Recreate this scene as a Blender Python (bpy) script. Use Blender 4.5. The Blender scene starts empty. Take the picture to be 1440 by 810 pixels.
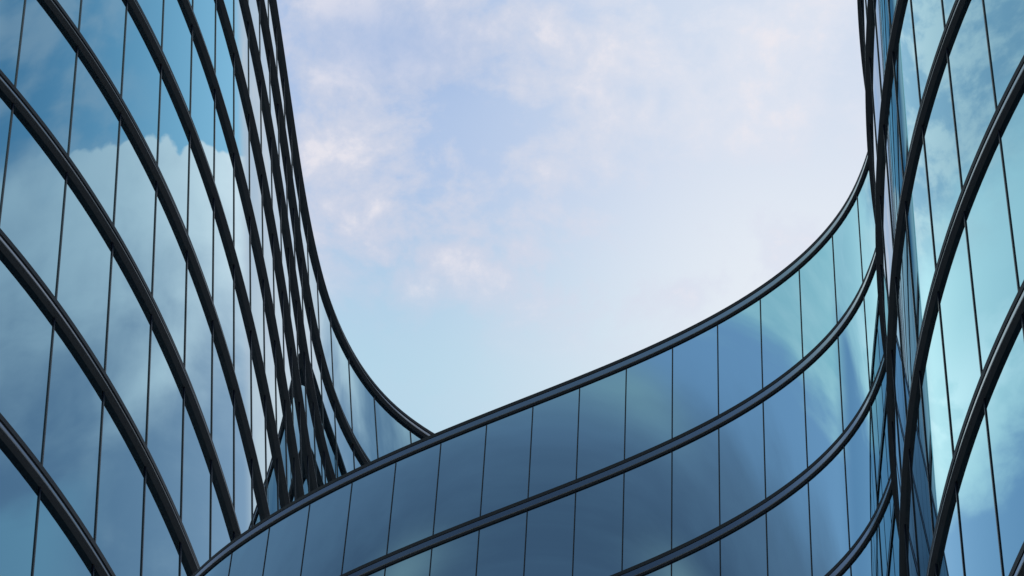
import bpy, bmesh, math
import numpy as np
from mathutils import Matrix, Vector

scene = bpy.context.scene
COL = scene.collection
R_ = math.radians

# ------------------------------------------------------------------ camera
FPX, PITCH, ROLL = 4922.4, 1.035957, 0.0321758          # focal length in pixels of a 1440 px wide frame
EYE = 1.7
fw = Vector((0, math.cos(PITCH), math.sin(PITCH)))
up = Vector((0, -math.sin(PITCH), math.cos(PITCH)))
rt = Vector((1, 0, 0))
c_, s_ = math.cos(ROLL), math.sin(ROLL)
rt, up = c_ * rt + s_ * up, -s_ * rt + c_ * up
cam = bpy.data.objects.new('camera', bpy.data.cameras.new('camera'))
COL.objects.link(cam)
M3 = Matrix((rt, up, -fw)).transposed()
cam.matrix_world = Matrix.Translation((0, 0, EYE)) @ M3.to_4x4()
cam.data.sensor_width = 36.0
cam.data.lens = FPX / 1440 * 36.0
cam.data.clip_start = 0.5
cam.data.clip_end = 6000
scene.camera = cam

# ------------------------------------------------------------------ sky and sun
SUN_EL, SUN_AZ = R_(38), R_(35)     # azimuth measured from +Y towards +X
world = bpy.data.worlds.new('World')
scene.world = world
world.use_nodes = True
nt = world.node_tree
nt.nodes.clear()
def N(t, **kw):
    n = nt.nodes.new(t)
    for k, v in kw.items():
        setattr(n, k, v)
    return n
def setin(n, i, v):
    if isinstance(v, bpy.types.NodeSocket):
        nt.links.new(v, n.inputs[i])
    else:
        n.inputs[i].default_value = v
def math_(op, a, b=0.0, c=0.0, clamp=False):
    n = N('ShaderNodeMath', operation=op, use_clamp=clamp)
    setin(n, 0, a); setin(n, 1, b); setin(n, 2, c)
    return n.outputs[0]
def mixc(f, a, b):
    n = N('ShaderNodeMix', data_type='RGBA')
    setin(n, 0, f); setin(n, 6, a); setin(n, 7, b)
    return n.outputs[2]
def smooth(x, lo, hi):
    n = N('ShaderNodeMapRange', interpolation_type='SMOOTHSTEP')
    setin(n, 0, x); setin(n, 1, lo); setin(n, 2, hi); setin(n, 3, 0.0); setin(n, 4, 1.0)
    return n.outputs[0]
def noise(vec, scale, detail=6.0, rough=0.55, off=(0, 0, 0), dist=0.0):
    m = N('ShaderNodeMapping')
    setin(m, 0, vec); m.inputs[1].default_value = off
    n = N('ShaderNodeTexNoise', noise_dimensions='3D')
    setin(n, 0, m.outputs[0])
    n.inputs['Scale'].default_value = scale
    n.inputs['Detail'].default_value = detail
    n.inputs['Roughness'].default_value = rough
    n.inputs['Distortion'].default_value = dist
    return n.outputs[0]
sky = N('ShaderNodeTexSky', sky_type='NISHITA')
sky.sun_disc = False
sky.sun_elevation = SUN_EL
sky.sun_rotation = SUN_AZ
sky.air_density = 1.0
sky.dust_density = 0.6
geo = N('ShaderNodeTexCoord')
sep = N('ShaderNodeSeparateXYZ')
nt.links.new(geo.outputs['Generated'], sep.inputs[0])
zc = math_('MAXIMUM', sep.outputs[2], 0.05)
U_ = math_('DIVIDE', sep.outputs[0], zc)      # a flat cloud layer overhead: position on it = direction / height
V_ = math_('DIVIDE', sep.outputs[1], zc)
cmb = N('ShaderNodeCombineXYZ')
setin(cmb, 0, U_); setin(cmb, 1, V_)
P_ = cmb.outputs[0]
AZ = math_('MULTIPLY', math_('ARCTAN2', sep.outputs[0], sep.outputs[1]), 57.29578)   # degrees from +Y towards +X
EL = math_('MULTIPLY', math_('ARCSINE', sep.outputs[2]), 57.29578)
cmb2 = N('ShaderNodeCombineXYZ')
setin(cmb2, 0, math_('DIVIDE', AZ, 17.0)); setin(cmb2, 1, EL)
Q_ = cmb2.outputs[0]
cmb3 = N('ShaderNodeCombineXYZ')
setin(cmb3, 0, math_('DIVIDE', AZ, 8.0)); setin(cmb3, 1, EL)
QB = cmb3.outputs[0]                          # long banks of cloud, drawn out along the horizon
add = lambda a, b: math_('ADD', a, b)
sub = lambda a, b: math_('SUBTRACT', a, b)
mul = lambda a, b: math_('MULTIPLY', a, b)
def bump(az0, saz, el0, sel):
    q = add(math_('POWER', math_('ABSOLUTE', math_('DIVIDE', sub(AZ, az0), saz)), 2.0),
            math_('POWER', math_('ABSOLUTE', math_('DIVIDE', sub(EL, el0), sel)), 2.0))
    return math_('EXPONENT', mul(q, -1.0))
def rgb(r, g, b):
    return (10 * r, 10 * g, 10 * b, 1)        # radiance wanted, the background strength below is 0.1
gain = N('ShaderNodeMix', data_type='RGBA', blend_type='MULTIPLY')
setin(gain, 0, 1.0); setin(gain, 6, sky.outputs[0]); setin(gain, 7, (2.2, 3.05, 2.6, 1))
blue = gain.outputs[2]                        # clear air between the clouds

# -- ahead: thin milky cloud, bluer to the lower left, whiter to the right
w1 = noise(P_, 15.0, 9, 0.6, (3.1, 0.4, 0), 0.25)
w2 = noise(P_, 38.0, 9, 0.62, (0.3, 7.7, 0), 0.3)
w3 = noise(P_, 90.0, 6, 0.6, (4.3, 2.7, 0), 0.2)
thick = add(add(mul(w1, 0.55), mul(w2, 0.33)), mul(w3, 0.12))
veil = smooth(thick, 0.445, 0.545)
ahead = mixc(smooth(EL, 57.5, 61.5), rgb(0.46, 0.67, 0.81), rgb(0.42, 0.55, 0.79))
low = mul(smooth(add(EL, mul(AZ, 0.06)), 58.0, 60.0), 0.85)
mixv = sub(0.92, mul(smooth(EL, 59.0, 63.0), 0.32))
ahead = mixc(mul(smooth(AZ, -5.0, 9.0), mixv), ahead, rgb(0.82, 0.86, 0.92))
ahead = mixc(mul(veil, add(low, 0.08)), ahead, mixc(smooth(AZ, -4.0, 9.0), rgb(0.60, 0.65, 0.79), rgb(0.73, 0.775, 0.88)))
ahead = mixc(mul(smooth(thick, 0.525, 0.62), mul(low, 0.9)), ahead, rgb(0.86, 0.825, 0.87))
ahead = mixc(mul(bump(-4.8, 3.4, 63.2, 0.8), sub(1.0, mul(veil, 0.3))), ahead, rgb(0.34, 0.48, 0.75))

# -- to the right of the street: a heaped cloud with a crisp upper rim under clear blue
da = sub(AZ, 16.0)
rim = add(63.25, add(mul(da, 0.1113), mul(mul(da, da), -0.00109)))
flat = N('ShaderNodeCombineXYZ')              # along the bank, height above its rim
setin(flat, 0, math_('DIVIDE', AZ, 17.0)); setin(flat, 1, sub(EL, rim))
F_ = flat.outputs[0]
squash = N('ShaderNodeCombineXYZ')
setin(squash, 0, math_('DIVIDE', AZ, 17.0)); setin(squash, 1, mul(sub(EL, rim), 0.3))
G_ = squash.outputs[0]
vor = N('ShaderNodeTexVoronoi', feature='SMOOTH_F1', voronoi_dimensions='2D')
setin(vor, 0, G_)
vor.inputs['Scale'].default_value = 2.0
vor.inputs['Detail'].default_value = 1.0
vor.inputs['Roughness'].default_value = 0.45
vor.inputs['Smoothness'].default_value = 0.12
lob = sub(0.36, vor.outputs['Distance'])
fine = sub(noise(F_, 5.0, 4, 0.5, (3.0, 1.0, 0)), 0.5)
lumps = add(add(mul(lob, 0.52), mul(sub(noise(F_, 0.8, 2, 0.5, (0.6, 0, 0)), 0.5), 0.6)), mul(fine, 0.24))
depth = sub(add(rim, lumps), EL)              # degrees below the rim
inside = smooth(depth, -0.02, 0.10)
fade = smooth(AZ, 52.0, 75.0)
inside = add(mul(inside, sub(1.0, fade)), mul(smooth(depth, -0.5, 0.7), fade))
n3 = noise(F_, 0.9, 6, 0.55, (5.0, 1.3, 0), 0.3)
n4 = noise(F_, 1.1, 6, 0.5, (1.7, 9.1, 0), 0.2)
puff = smooth(vor.outputs['Distance'], 0.15, 0.6)
shade = add(add(mul(smooth(depth, 0.3, 5.8), 0.86), mul(sub(n3, 0.5), 0.9)), mul(puff, 0.10))
shade = sub(shade, mul(bump(42.0, 13.0, 61.2, 0.55), 0.5))
heap = mixc(smooth(shade, 0.0, 1.0), rgb(1.14, 1.18, 1.22), rgb(0.39, 0.52, 0.70))
right = mixc(mul(smooth(n4, 0.38, 0.66), mul(smooth(AZ, 34.0, 66.0), 0.75)), blue, rgb(0.78, 0.86, 0.98))
right = mixc(inside, right, heap)
gap = mul(mul(smooth(AZ, 48.0, 66.0), sub(1.0, smooth(AZ, 79.0, 90.0))), sub(1.0, smooth(add(EL, mul(sub(n4, 0.5), 1.2)), 59.9, 60.6)))
right = mixc(mul(smooth(AZ, 79.0, 92.0), smooth(EL, 61.2, 63.0)), right, rgb(2.0, 1.9, 1.7))  # bright bank added to lighten the left tower's dark reflection in the right building
right = mixc(gap, right, rgb(0.52, 0.76, 0.92))

# -- behind and to the left: blue with teal haze and bright cloud high up, dull cloud low down
tilt2 = N('ShaderNodeCombineXYZ')
lift = sub(EL, mul(add(AZ, 106.0), 0.084))
setin(tilt2, 0, math_('DIVIDE', AZ, 32.0)); setin(tilt2, 1, lift)
n5 = noise(tilt2.outputs[0], 0.8, 7, 0.55, (8.0, 3.0, 0), 0.15)
jit3 = mul(sub(n5, 0.5), 3.0)
n6 = noise(QB, 0.8, 6, 0.5, (2.0, 4.4, 0), 0.15)
tilt = N('ShaderNodeCombineXYZ')
setin(tilt, 0, math_('DIVIDE', AZ, 19.0)); setin(tilt, 1, sub(EL, mul(AZ, 0.045)))
n7 = noise(tilt.outputs[0], 0.95, 7, 0.55, (6.0, 2.4, 0), 0.2)
jit = mul(sub(n6, 0.5), 1.8)
jit2 = mul(sub(n7, 0.5), 2.6)
n8 = noise(QB, 2.1, 7, 0.6, (3.3, 6.1, 0), 0.2)
n9 = noise(tilt.outputs[0], 1.9, 8, 0.6, (1.2, 7.4, 0), 0.2)
back = mixc(smooth(add(EL, jit), 45.2, 47.4), rgb(0.30, 0.38, 0.50), rgb(0.49, 0.60, 0.75))
back = mixc(mul(smooth(n8, 0.38, 0.72), 0.13), back, rgb(0.62, 0.80, 0.92))
back = mixc(smooth(add(add(EL, mul(add(AZ, 125.0), -0.05)), jit), 46.6, 49.4), back, rgb(0.86, 1.12, 1.42))
back = mixc(mul(bump(-131.0, 5.0, 47.6, 0.5), mul(n6, 1.1)), back, rgb(1.15, 1.35, 1.15))
back = mixc(mul(bump(-125.5, 3.0, 45.0, 0.45), 0.35), back, rgb(1.6, 1.75, 1.45))
teal = mixc(smooth(n5, 0.35, 0.65), rgb(1.25, 1.70, 1.58), rgb(1.75, 2.0, 1.78))
back = mixc(smooth(add(lift, jit3), 50.5, 51.7), back, teal)
side = mixc(smooth(add(EL, jit2), 54.8, 56.2), rgb(0.56, 0.82, 1.12), rgb(1.32, 1.62, 1.56))
side = mixc(mul(bump(-42.0, 30.0, 56.9, 0.75), smooth(n7, 0.42, 0.54)), side, rgb(1.75, 1.90, 1.78))
high = mixc(smooth(add(mul(n7, 0.5), mul(n9, 0.5)), 0.42, 0.58), rgb(0.62, 0.88, 1.05), rgb(1.15, 1.27, 1.27))
side = mixc(smooth(add(EL, jit2), 58.6, 60.8), side, high)
left = mixc(smooth(AZ, -84.0, -70.0), back, side)

colr = mixc(smooth(AZ, 13.2, 17.0), ahead, right)
colr = mixc(smooth(AZ, -12.0, -26.0), colr, left)
bg = N('ShaderNodeBackground')
setin(bg, 0, colr)
bg.inputs[1].default_value = 0.10
out = N('ShaderNodeOutputWorld')
nt.links.new(bg.outputs[0], out.inputs[0])

sun = bpy.data.objects.new('sun', bpy.data.lights.new('sun', 'SUN'))
COL.objects.link(sun)
sun.data.energy = 2.0
sun.data.angle = R_(0.5)
sun.data.color = (1.0, 0.95, 0.87)
sd = Vector((math.sin(SUN_AZ) * math.cos(SUN_EL), math.cos(SUN_AZ) * math.cos(SUN_EL), math.sin(SUN_EL)))
sun.rotation_euler = sd.to_track_quat('Z', 'Y').to_euler()
scene.view_settings.view_transform = 'Standard'
scene.view_settings.look = 'None'
scene.view_settings.exposure = 0.0
scene.view_settings.gamma = 1.0
scene.view_settings.use_curve_mapping = False
scene.cycles.max_bounces = 8
scene.cycles.glossy_bounces = 6

# ------------------------------------------------------------------ materials
def principled(name, base, metallic=0.0, rough=0.3, **kw):
    m = bpy.data.materials.new(name)
    m.use_nodes = True
    b = m.node_tree.nodes['Principled BSDF']
    b.inputs['Base Color'].default_value = (*base, 1)
    b.inputs['Metallic'].default_value = metallic
    b.inputs['Roughness'].default_value = rough
    for k, v in kw.items():
        b.inputs[k].default_value = v
    return m, b
def glass_material():
    m, b = principled('coated_glass', (0.12, 0.215, 0.305), 1.0, 0.0)
    b.inputs['Specular Tint'].default_value = (0.80, 0.97, 1.0, 1)
    return m
GLASS = glass_material()
FRAME, fb = principled('dark_anodised_metal', (0.050, 0.054, 0.063), 0.0, 0.4, **{'Specular IOR Level': 0.08})
COPE, cb = principled('black_coping_metal', (0.021, 0.025, 0.032), 0.0, 0.5, **{'Specular IOR Level': 0.015})
SPAN, sb = principled('spandrel_metal', (0.035, 0.065, 0.115), 1.0, 0.12)
MULL, mb = principled('mullion_metal', (0.010, 0.014, 0.024), 0.0, 0.3, **{'Specular IOR Level': 0.05})
ROOF, rb = principled('roof_membrane', (0.20, 0.20, 0.20), 0.0, 0.8)
PAVE, pb = principled('plaza_paving', (0.33, 0.32, 0.30), 0.0, 0.8)

# ------------------------------------------------------------------ object helpers
def tag(o, label=None, cat=None, group=None, kind=None):
    for k, v in (('label', label), ('category', cat), ('group', group), ('kind', kind)):
        if v:
            o[k] = v
    return o
class MB:
    """collects grids of quads with their own normals, then links them as one mesh object"""
    def __init__(self):
        self.v, self.f, self.n = [], [], []
    def grid(self, P, Nn=None):
        """P: (a, b, 3) points; Nn same shape normals (None = flat)"""
        P = np.asarray(P, float)
        a, b = P.shape[:2]
        base = len(self.v)
        self.v.extend(P.reshape(-1, 3))
        flatN = None if Nn is None else np.asarray(Nn, float).reshape(-1, 3)
        for i in range(a - 1):
            for j in range(b - 1):
                q = (i * b + j, i * b + j + 1, (i + 1) * b + j + 1, (i + 1) * b + j)
                p = [P.reshape(-1, 3)[k] for k in q]
                nn = np.cross(p[2] - p[0], p[3] - p[1]); nn /= (np.linalg.norm(nn) + 1e-12)
                if flatN is not None and nn @ sum(flatN[k] for k in q) < 0:
                    q = q[::-1]                       # wind the face so that it looks the way its normals point
                self.f.append(tuple(base + k for k in q))
                if flatN is None:
                    self.n.extend([nn] * 4)
                else:
                    self.n.extend([flatN[k] for k in q])
    def build(self, name, mat, parent=None, origin=(0, 0, 0)):
        me = bpy.data.meshes.new(name)
        V = np.asarray(self.v) - np.asarray(origin)
        me.from_pydata([tuple(v) for v in V], [], self.f)
        me.materials.append(mat)
        me.update()
        me.polygons.foreach_set('use_smooth', [True] * len(self.f))
        me.normals_split_custom_set([tuple(n) for n in self.n])
        o = bpy.data.objects.new(name, me)
        COL.objects.link(o)
        if parent is not None:
            o.parent = parent
        return o

# ------------------------------------------------------------------ curved curtain-wall buildings
UNIT = 2.0            # one storey of the centre wing in metres
SEG = 6               # mesh steps across one pane
class Curve:
    """plan curve of a facade: polynomials between stations j0..j1, arcs of growing curvature outside"""
    def __init__(self, c0, s0, cx, cy, j0, j1, before, after):
        self.tab = {}
        h = 1.0 / SEG
        ev = lambda j: np.array([np.polyval(cx, (j - c0) / s0), np.polyval(cy, (j - c0) / s0)])
        ang = lambda j: math.atan2(*((ev(j + 1e-3) - ev(j - 1e-3))[::-1]))
        for i in range(int(round(j0 * SEG)), int(round(j1 * SEG)) + 1):
            self.tab[i] = (ev(i * h), ang(i * h))
        step = 0.3245 * h
        for seq, sgn, start in ((after, 1, int(round(j1 * SEG))), (before, -1, int(round(j0 * SEG)))):
            p, a = self.tab[start]
            p = p.copy()
            i = start
            for turn in seq:                      # turn in degrees per pane, in walking direction of j
                for _ in range(SEG):
                    da = R_(turn) * h * sgn
                    a2 = a + da
                    am = 0.5 * (a + a2)
                    p = p + sgn * step * np.array([math.cos(am), math.sin(am)])
                    a = a2
                    i += sgn
                    self.tab[i] = (p.copy(), a)
        self.i0, self.i1 = min(self.tab), max(self.tab)
class Building:
    def __init__(self, curve, scale, lean, h, k_top, k_bot_z, depth, name, label, depth_fn=None):
        self.c, self.S, self.d, self.h = curve, scale * UNIT, np.array([lean[0], lean[1], 1.0]), h
        self.kt = k_top
        self.kb = -int(math.floor(h + EYE / self.S))      # lowest whole storey line above ground
        self.zg = -EYE / self.S                           # ground level in storeys above the eye
        mid = self.pt((curve.i0 + curve.i1) // 2, -depth / 2, self.zg)
        self.root = bpy.data.objects.new(name, None)
        COL.objects.link(self.root)
        self.root.location = mid
        self.org = mid
        tag(self.root, label, 'building')
        self.depth = depth
    def pt(self, i, out, z):
        p, a = self.c.tab[i]
        n = np.array([math.sin(a), -math.cos(a)])
        q = p + out * n
        v = np.array([q[0] + z * self.d[0], q[1] + z * self.d[1], z]) * self.S
        v[2] += EYE
        return v
    def nrm(self, i):
        a = self.c.tab[i][1]
        n = np.array([math.sin(a), -math.cos(a), math.cos(a) * self.d[1] - math.sin(a) * self.d[0]])
        return n / np.linalg.norm(n)
    def tan(self, i):
        a = self.c.tab[i][1]
        return np.array([math.cos(a), math.sin(a), 0.0])
    def wall(self, mb, ia, ib, za, zb, out=0.0, flip=False, step=1):
        idx = list(range(ia, ib + 1, step))
        if idx[-1] != ib:
            idx.append(ib)
        P = [[self.pt(i, out, z) for z in (za, zb)] for i in idx]
        Q = [[(-self.nrm(i) if flip else self.nrm(i))] * 2 for i in idx]
        if flip:
            P, Q = P[::-1], Q[::-1]
        mb.grid(P, Q)
    def section(self, mb, ia, ib, prof, z0):
        """sweep a closed section [(out, z)] along the facade, one smooth strip per side; section runs counter-clockwise
        seen looking along +j with out to the right"""
        idx = range(ia, ib + 1)
        n = len(prof)
        for s in range(n):
            (o1, z1), (o2, z2) = prof[s], prof[(s + 1) % n]
            P = [[self.pt(i, o1, z0 + z1), self.pt(i, o2, z0 + z2)] for i in idx]
            Q = []
            for i in idx:
                u = self.pt(i, o2, z0 + z2) - self.pt(i, o1, z0 + z1)
                nn = np.cross(self.tan(i), u)
                nn /= np.linalg.norm(nn)
                Q.append([nn, nn])
            mb.grid(P, Q)
        for i, fl in ((ia, True), (ib, False)):          # end caps
            pts = [self.pt(i, o, z0 + z) for o, z in prof]
            b = len(mb.v)
            mb.v.extend(pts)
            t = self.tan(i) * (-1 if fl else 1)
            order = list(range(b, b + n))
            if fl:
                order = order[::-1]
            mb.f.append(tuple(order))
            mb.n.extend([t] * n)
    def build(self, B):
        c, root, org = self.c, self.root, self.org
        i0, i1 = c.i0, c.i1
        js = list(range(int(math.ceil(i0 / SEG)), int(i1 // SEG) + 1))
        h, kt, kb = self.h, self.kt, self.kb
        # --- storey bands: recessed panel between two projecting fins
        for k in range(kb, kt + 1):
            z = h + k
            m = MB(); self.wall(m, i0, i1, z + B['z1'], z + B['z2'], 0.006)
            band = m.build('spandrel_panel', SPAN, root, org)
            m = MB(); self.section(m, i0, i1, B['upper'], z)
            m.build('upper_fin', COPE, band, org)
            m = MB(); self.section(m, i0, i1, B['lower'], z)
            m.build('lower_fin', FRAME, band, org)
        # --- vertical mullions, one full-height pole per station
        w, o = B['mull']
        ztop = h + kt
        for j in js:
            i = j * SEG
            m = MB()
            t = self.tan(i)
            n3 = np.array([t[1], -t[0], 0.0])
            zs = (self.zg, ztop)
            def mp(a, b, z):
                return self.pt(i, 0.0, z) + (t * a + n3 * b) * self.S
            cs = [(-w / 2, -0.01), (-w / 2, o), (w / 2, o), (w / 2, -0.01)]
            for q in range(3):
                (a1, b1), (a2, b2) = cs[q], cs[q + 1]
                m.grid([[mp(a1, b1, zs[0]), mp(a2, b2, zs[0])][::1], [mp(a1, b1, zs[1]), mp(a2, b2, zs[1])]])
            m.build('mullion', MULL, root, org)
        # --- glass panes
        def proj(p):
            v = np.array(M3.transposed() @ Vector(p - np.array([0, 0, EYE])))
            return (720 + FPX * v[0] / -v[2], 405 - FPX * v[1] / -v[2]) if v[2] < 0 else (1e6, 1e6)
        vis, rest = [], []
        zl = [(self.zg, h + kb + B['zb'] + 0.004)] + [(h + k + B['zt'], h + k + 1.0 + B['zb'] + 0.004) for k in range(kb, kt)]
        for j in js[:-1]:
            for za, zb in zl:
                pp = np.array([proj(self.pt(i, 0, z)) for i in (j * SEG, (j + 1) * SEG) for z in (za, zb)])
                lo, hi = pp.min(0), pp.max(0)
                inside = hi[0] > 0 and lo[0] < 1440 and hi[1] > 0 and lo[1] < 810
                if inside and B['hidden'](pp.mean(0), pp):
                    inside = False
                area = (min(hi[0], 1440) - max(lo[0], 0)) * (min(hi[1], 810) - max(lo[1], 0)) if inside else 0
                (vis if inside and area > 30 else rest).append((area, j, za, zb))
        vis.sort(reverse=True)
        print(self.root.name, 'panes in view', len(vis), 'others', len(rest))
        for area, j, za, zb in vis[:100]:
            m = MB(); self.wall(m, j * SEG, (j + 1) * SEG, za, zb)
            m.build('glass_pane', GLASS, root, org)
        if vis[100:]:
            m = MB()
            for area, j, za, zb in vis[100:]:
                self.wall(m, j * SEG, (j + 1) * SEG, za, zb)
            tag(m.build('glass_pane', GLASS, root, org), kind='stuff')
        m = MB()
        for area, j, za, zb in rest:
            self.wall(m, j * SEG, (j + 1) * SEG, za, zb)
        m.build('glass_wall', GLASS, root, org)
        # --- body behind the facade: rear wall, end walls and roof
        m = MB()
        D = self.depth
        e0, e1 = js[0] * SEG, js[-1] * SEG
        self.wall(m, e0, e1, self.zg, ztop + 0.1, -D, flip=True)
        for i in (e0, e1):
            m.grid([[self.pt(i, -0.004, self.zg), self.pt(i, -0.004, ztop + 0.1)], [self.pt(i, -D, self.zg), self.pt(i, -D, ztop + 0.1)]])
        m.build('rear_wall', GLASS, root, org)
        m = MB()
        idx = list(range(e0, e1 + 1, 2))
        m.grid([[self.pt(i, -0.005, ztop + 0.09), self.pt(i, -D + 0.002, ztop + 0.09)] for i in idx])
        m.build('roof', ROOF, root, org)

def band(p, dz):
    """storey band in storey heights: recessed panel, projecting upper lip, deeper lower lip; p = depth of the lower lip"""
    z = lambda v: v + dz
    return dict(z1=z(0.006), z2=z(0.066), zb=z(0.0), zt=z(0.08),
                upper=[(0.0, z(0.062)), (0.22 * p, z(0.062)), (0.22 * p, z(0.074)), (0.42 * p, z(0.074)), (0.42 * p, z(0.105)), (0.0, z(0.105))],
                lower=[(0.0, z(0.0)), (0.6 * p, z(0.0)), (0.6 * p, z(0.0015)), (p, z(0.0015)), (p, z(0.009)), (0.0, z(0.009))],
                mull=(0.0058, 0.0036), hidden=lambda c, pp: False)
LEAN_R = (0.020013, -0.120678)
LEAN_L = (-0.084963, 0.0042915)
cl = Curve(9.0, 9.5, [0.08998, 0.14449, 0.01692, 0.27596, -0.25991, 0.45305, 0.08317],
           [-0.1206, -0.06366, 0.19568, -0.13599, -0.07031, 3.11148, 8.47259], 0, 19, [4], [-11, -8, -5])
cm = Curve(7.5, 7.5, [-0.09013, -0.11887, -0.16147, -0.02292, 2.17558, -0.07163],
           [0.01032, -0.03668, -0.29355, -0.09305, -1.11875, 14.11635], 0, 15, [7, 10, 12, 14, 14, 14, 14], [-10, -9, -8, -4, 0])
cr = Curve(2.0, 2.0, [0.05213, 0.09598, 1.26376], [0.00754, -0.6447, 7.39462], 0, 4,
           [2.9, 2.9, 3.2, 4.5, 8, 12, 16, 18, 18], [4] * 8)

L = Building(cl, 14.0, LEAN_L, 10.79805, 7, 0, 0.08, 'glass_building',
             'tall glass building on the left, dark bands sweeping down right, white cloud mirrored in it')
L.build(band(0.023, 0.052))
Mb = Building(cm, 1.0, LEAN_R, 18.67669, 0, 0, 1.2, 'glass_building',
              'low dark blue glass building curving across the bottom between its two taller neighbours')
Mb.build(band(0.0145, 0.019))
Rb = Building(cr, 1.0, LEAN_R, 12.35371, 14, 0, 1.6, 'glass_building',
              'pale teal glass building along the right edge, dark bands curving steeply up out of view')
Rb.build(band(0.02, 0.07))

# ------------------------------------------------------------------ ground
m = MB()
g = np.linspace(-3000, 3000, 5)
m.grid([[np.array([x, y, 0.0]) for y in g] for x in g], [[np.array([0, 0, 1.0])] * 5] * 5)
tag(m.build('ground', PAVE), kind='structure')
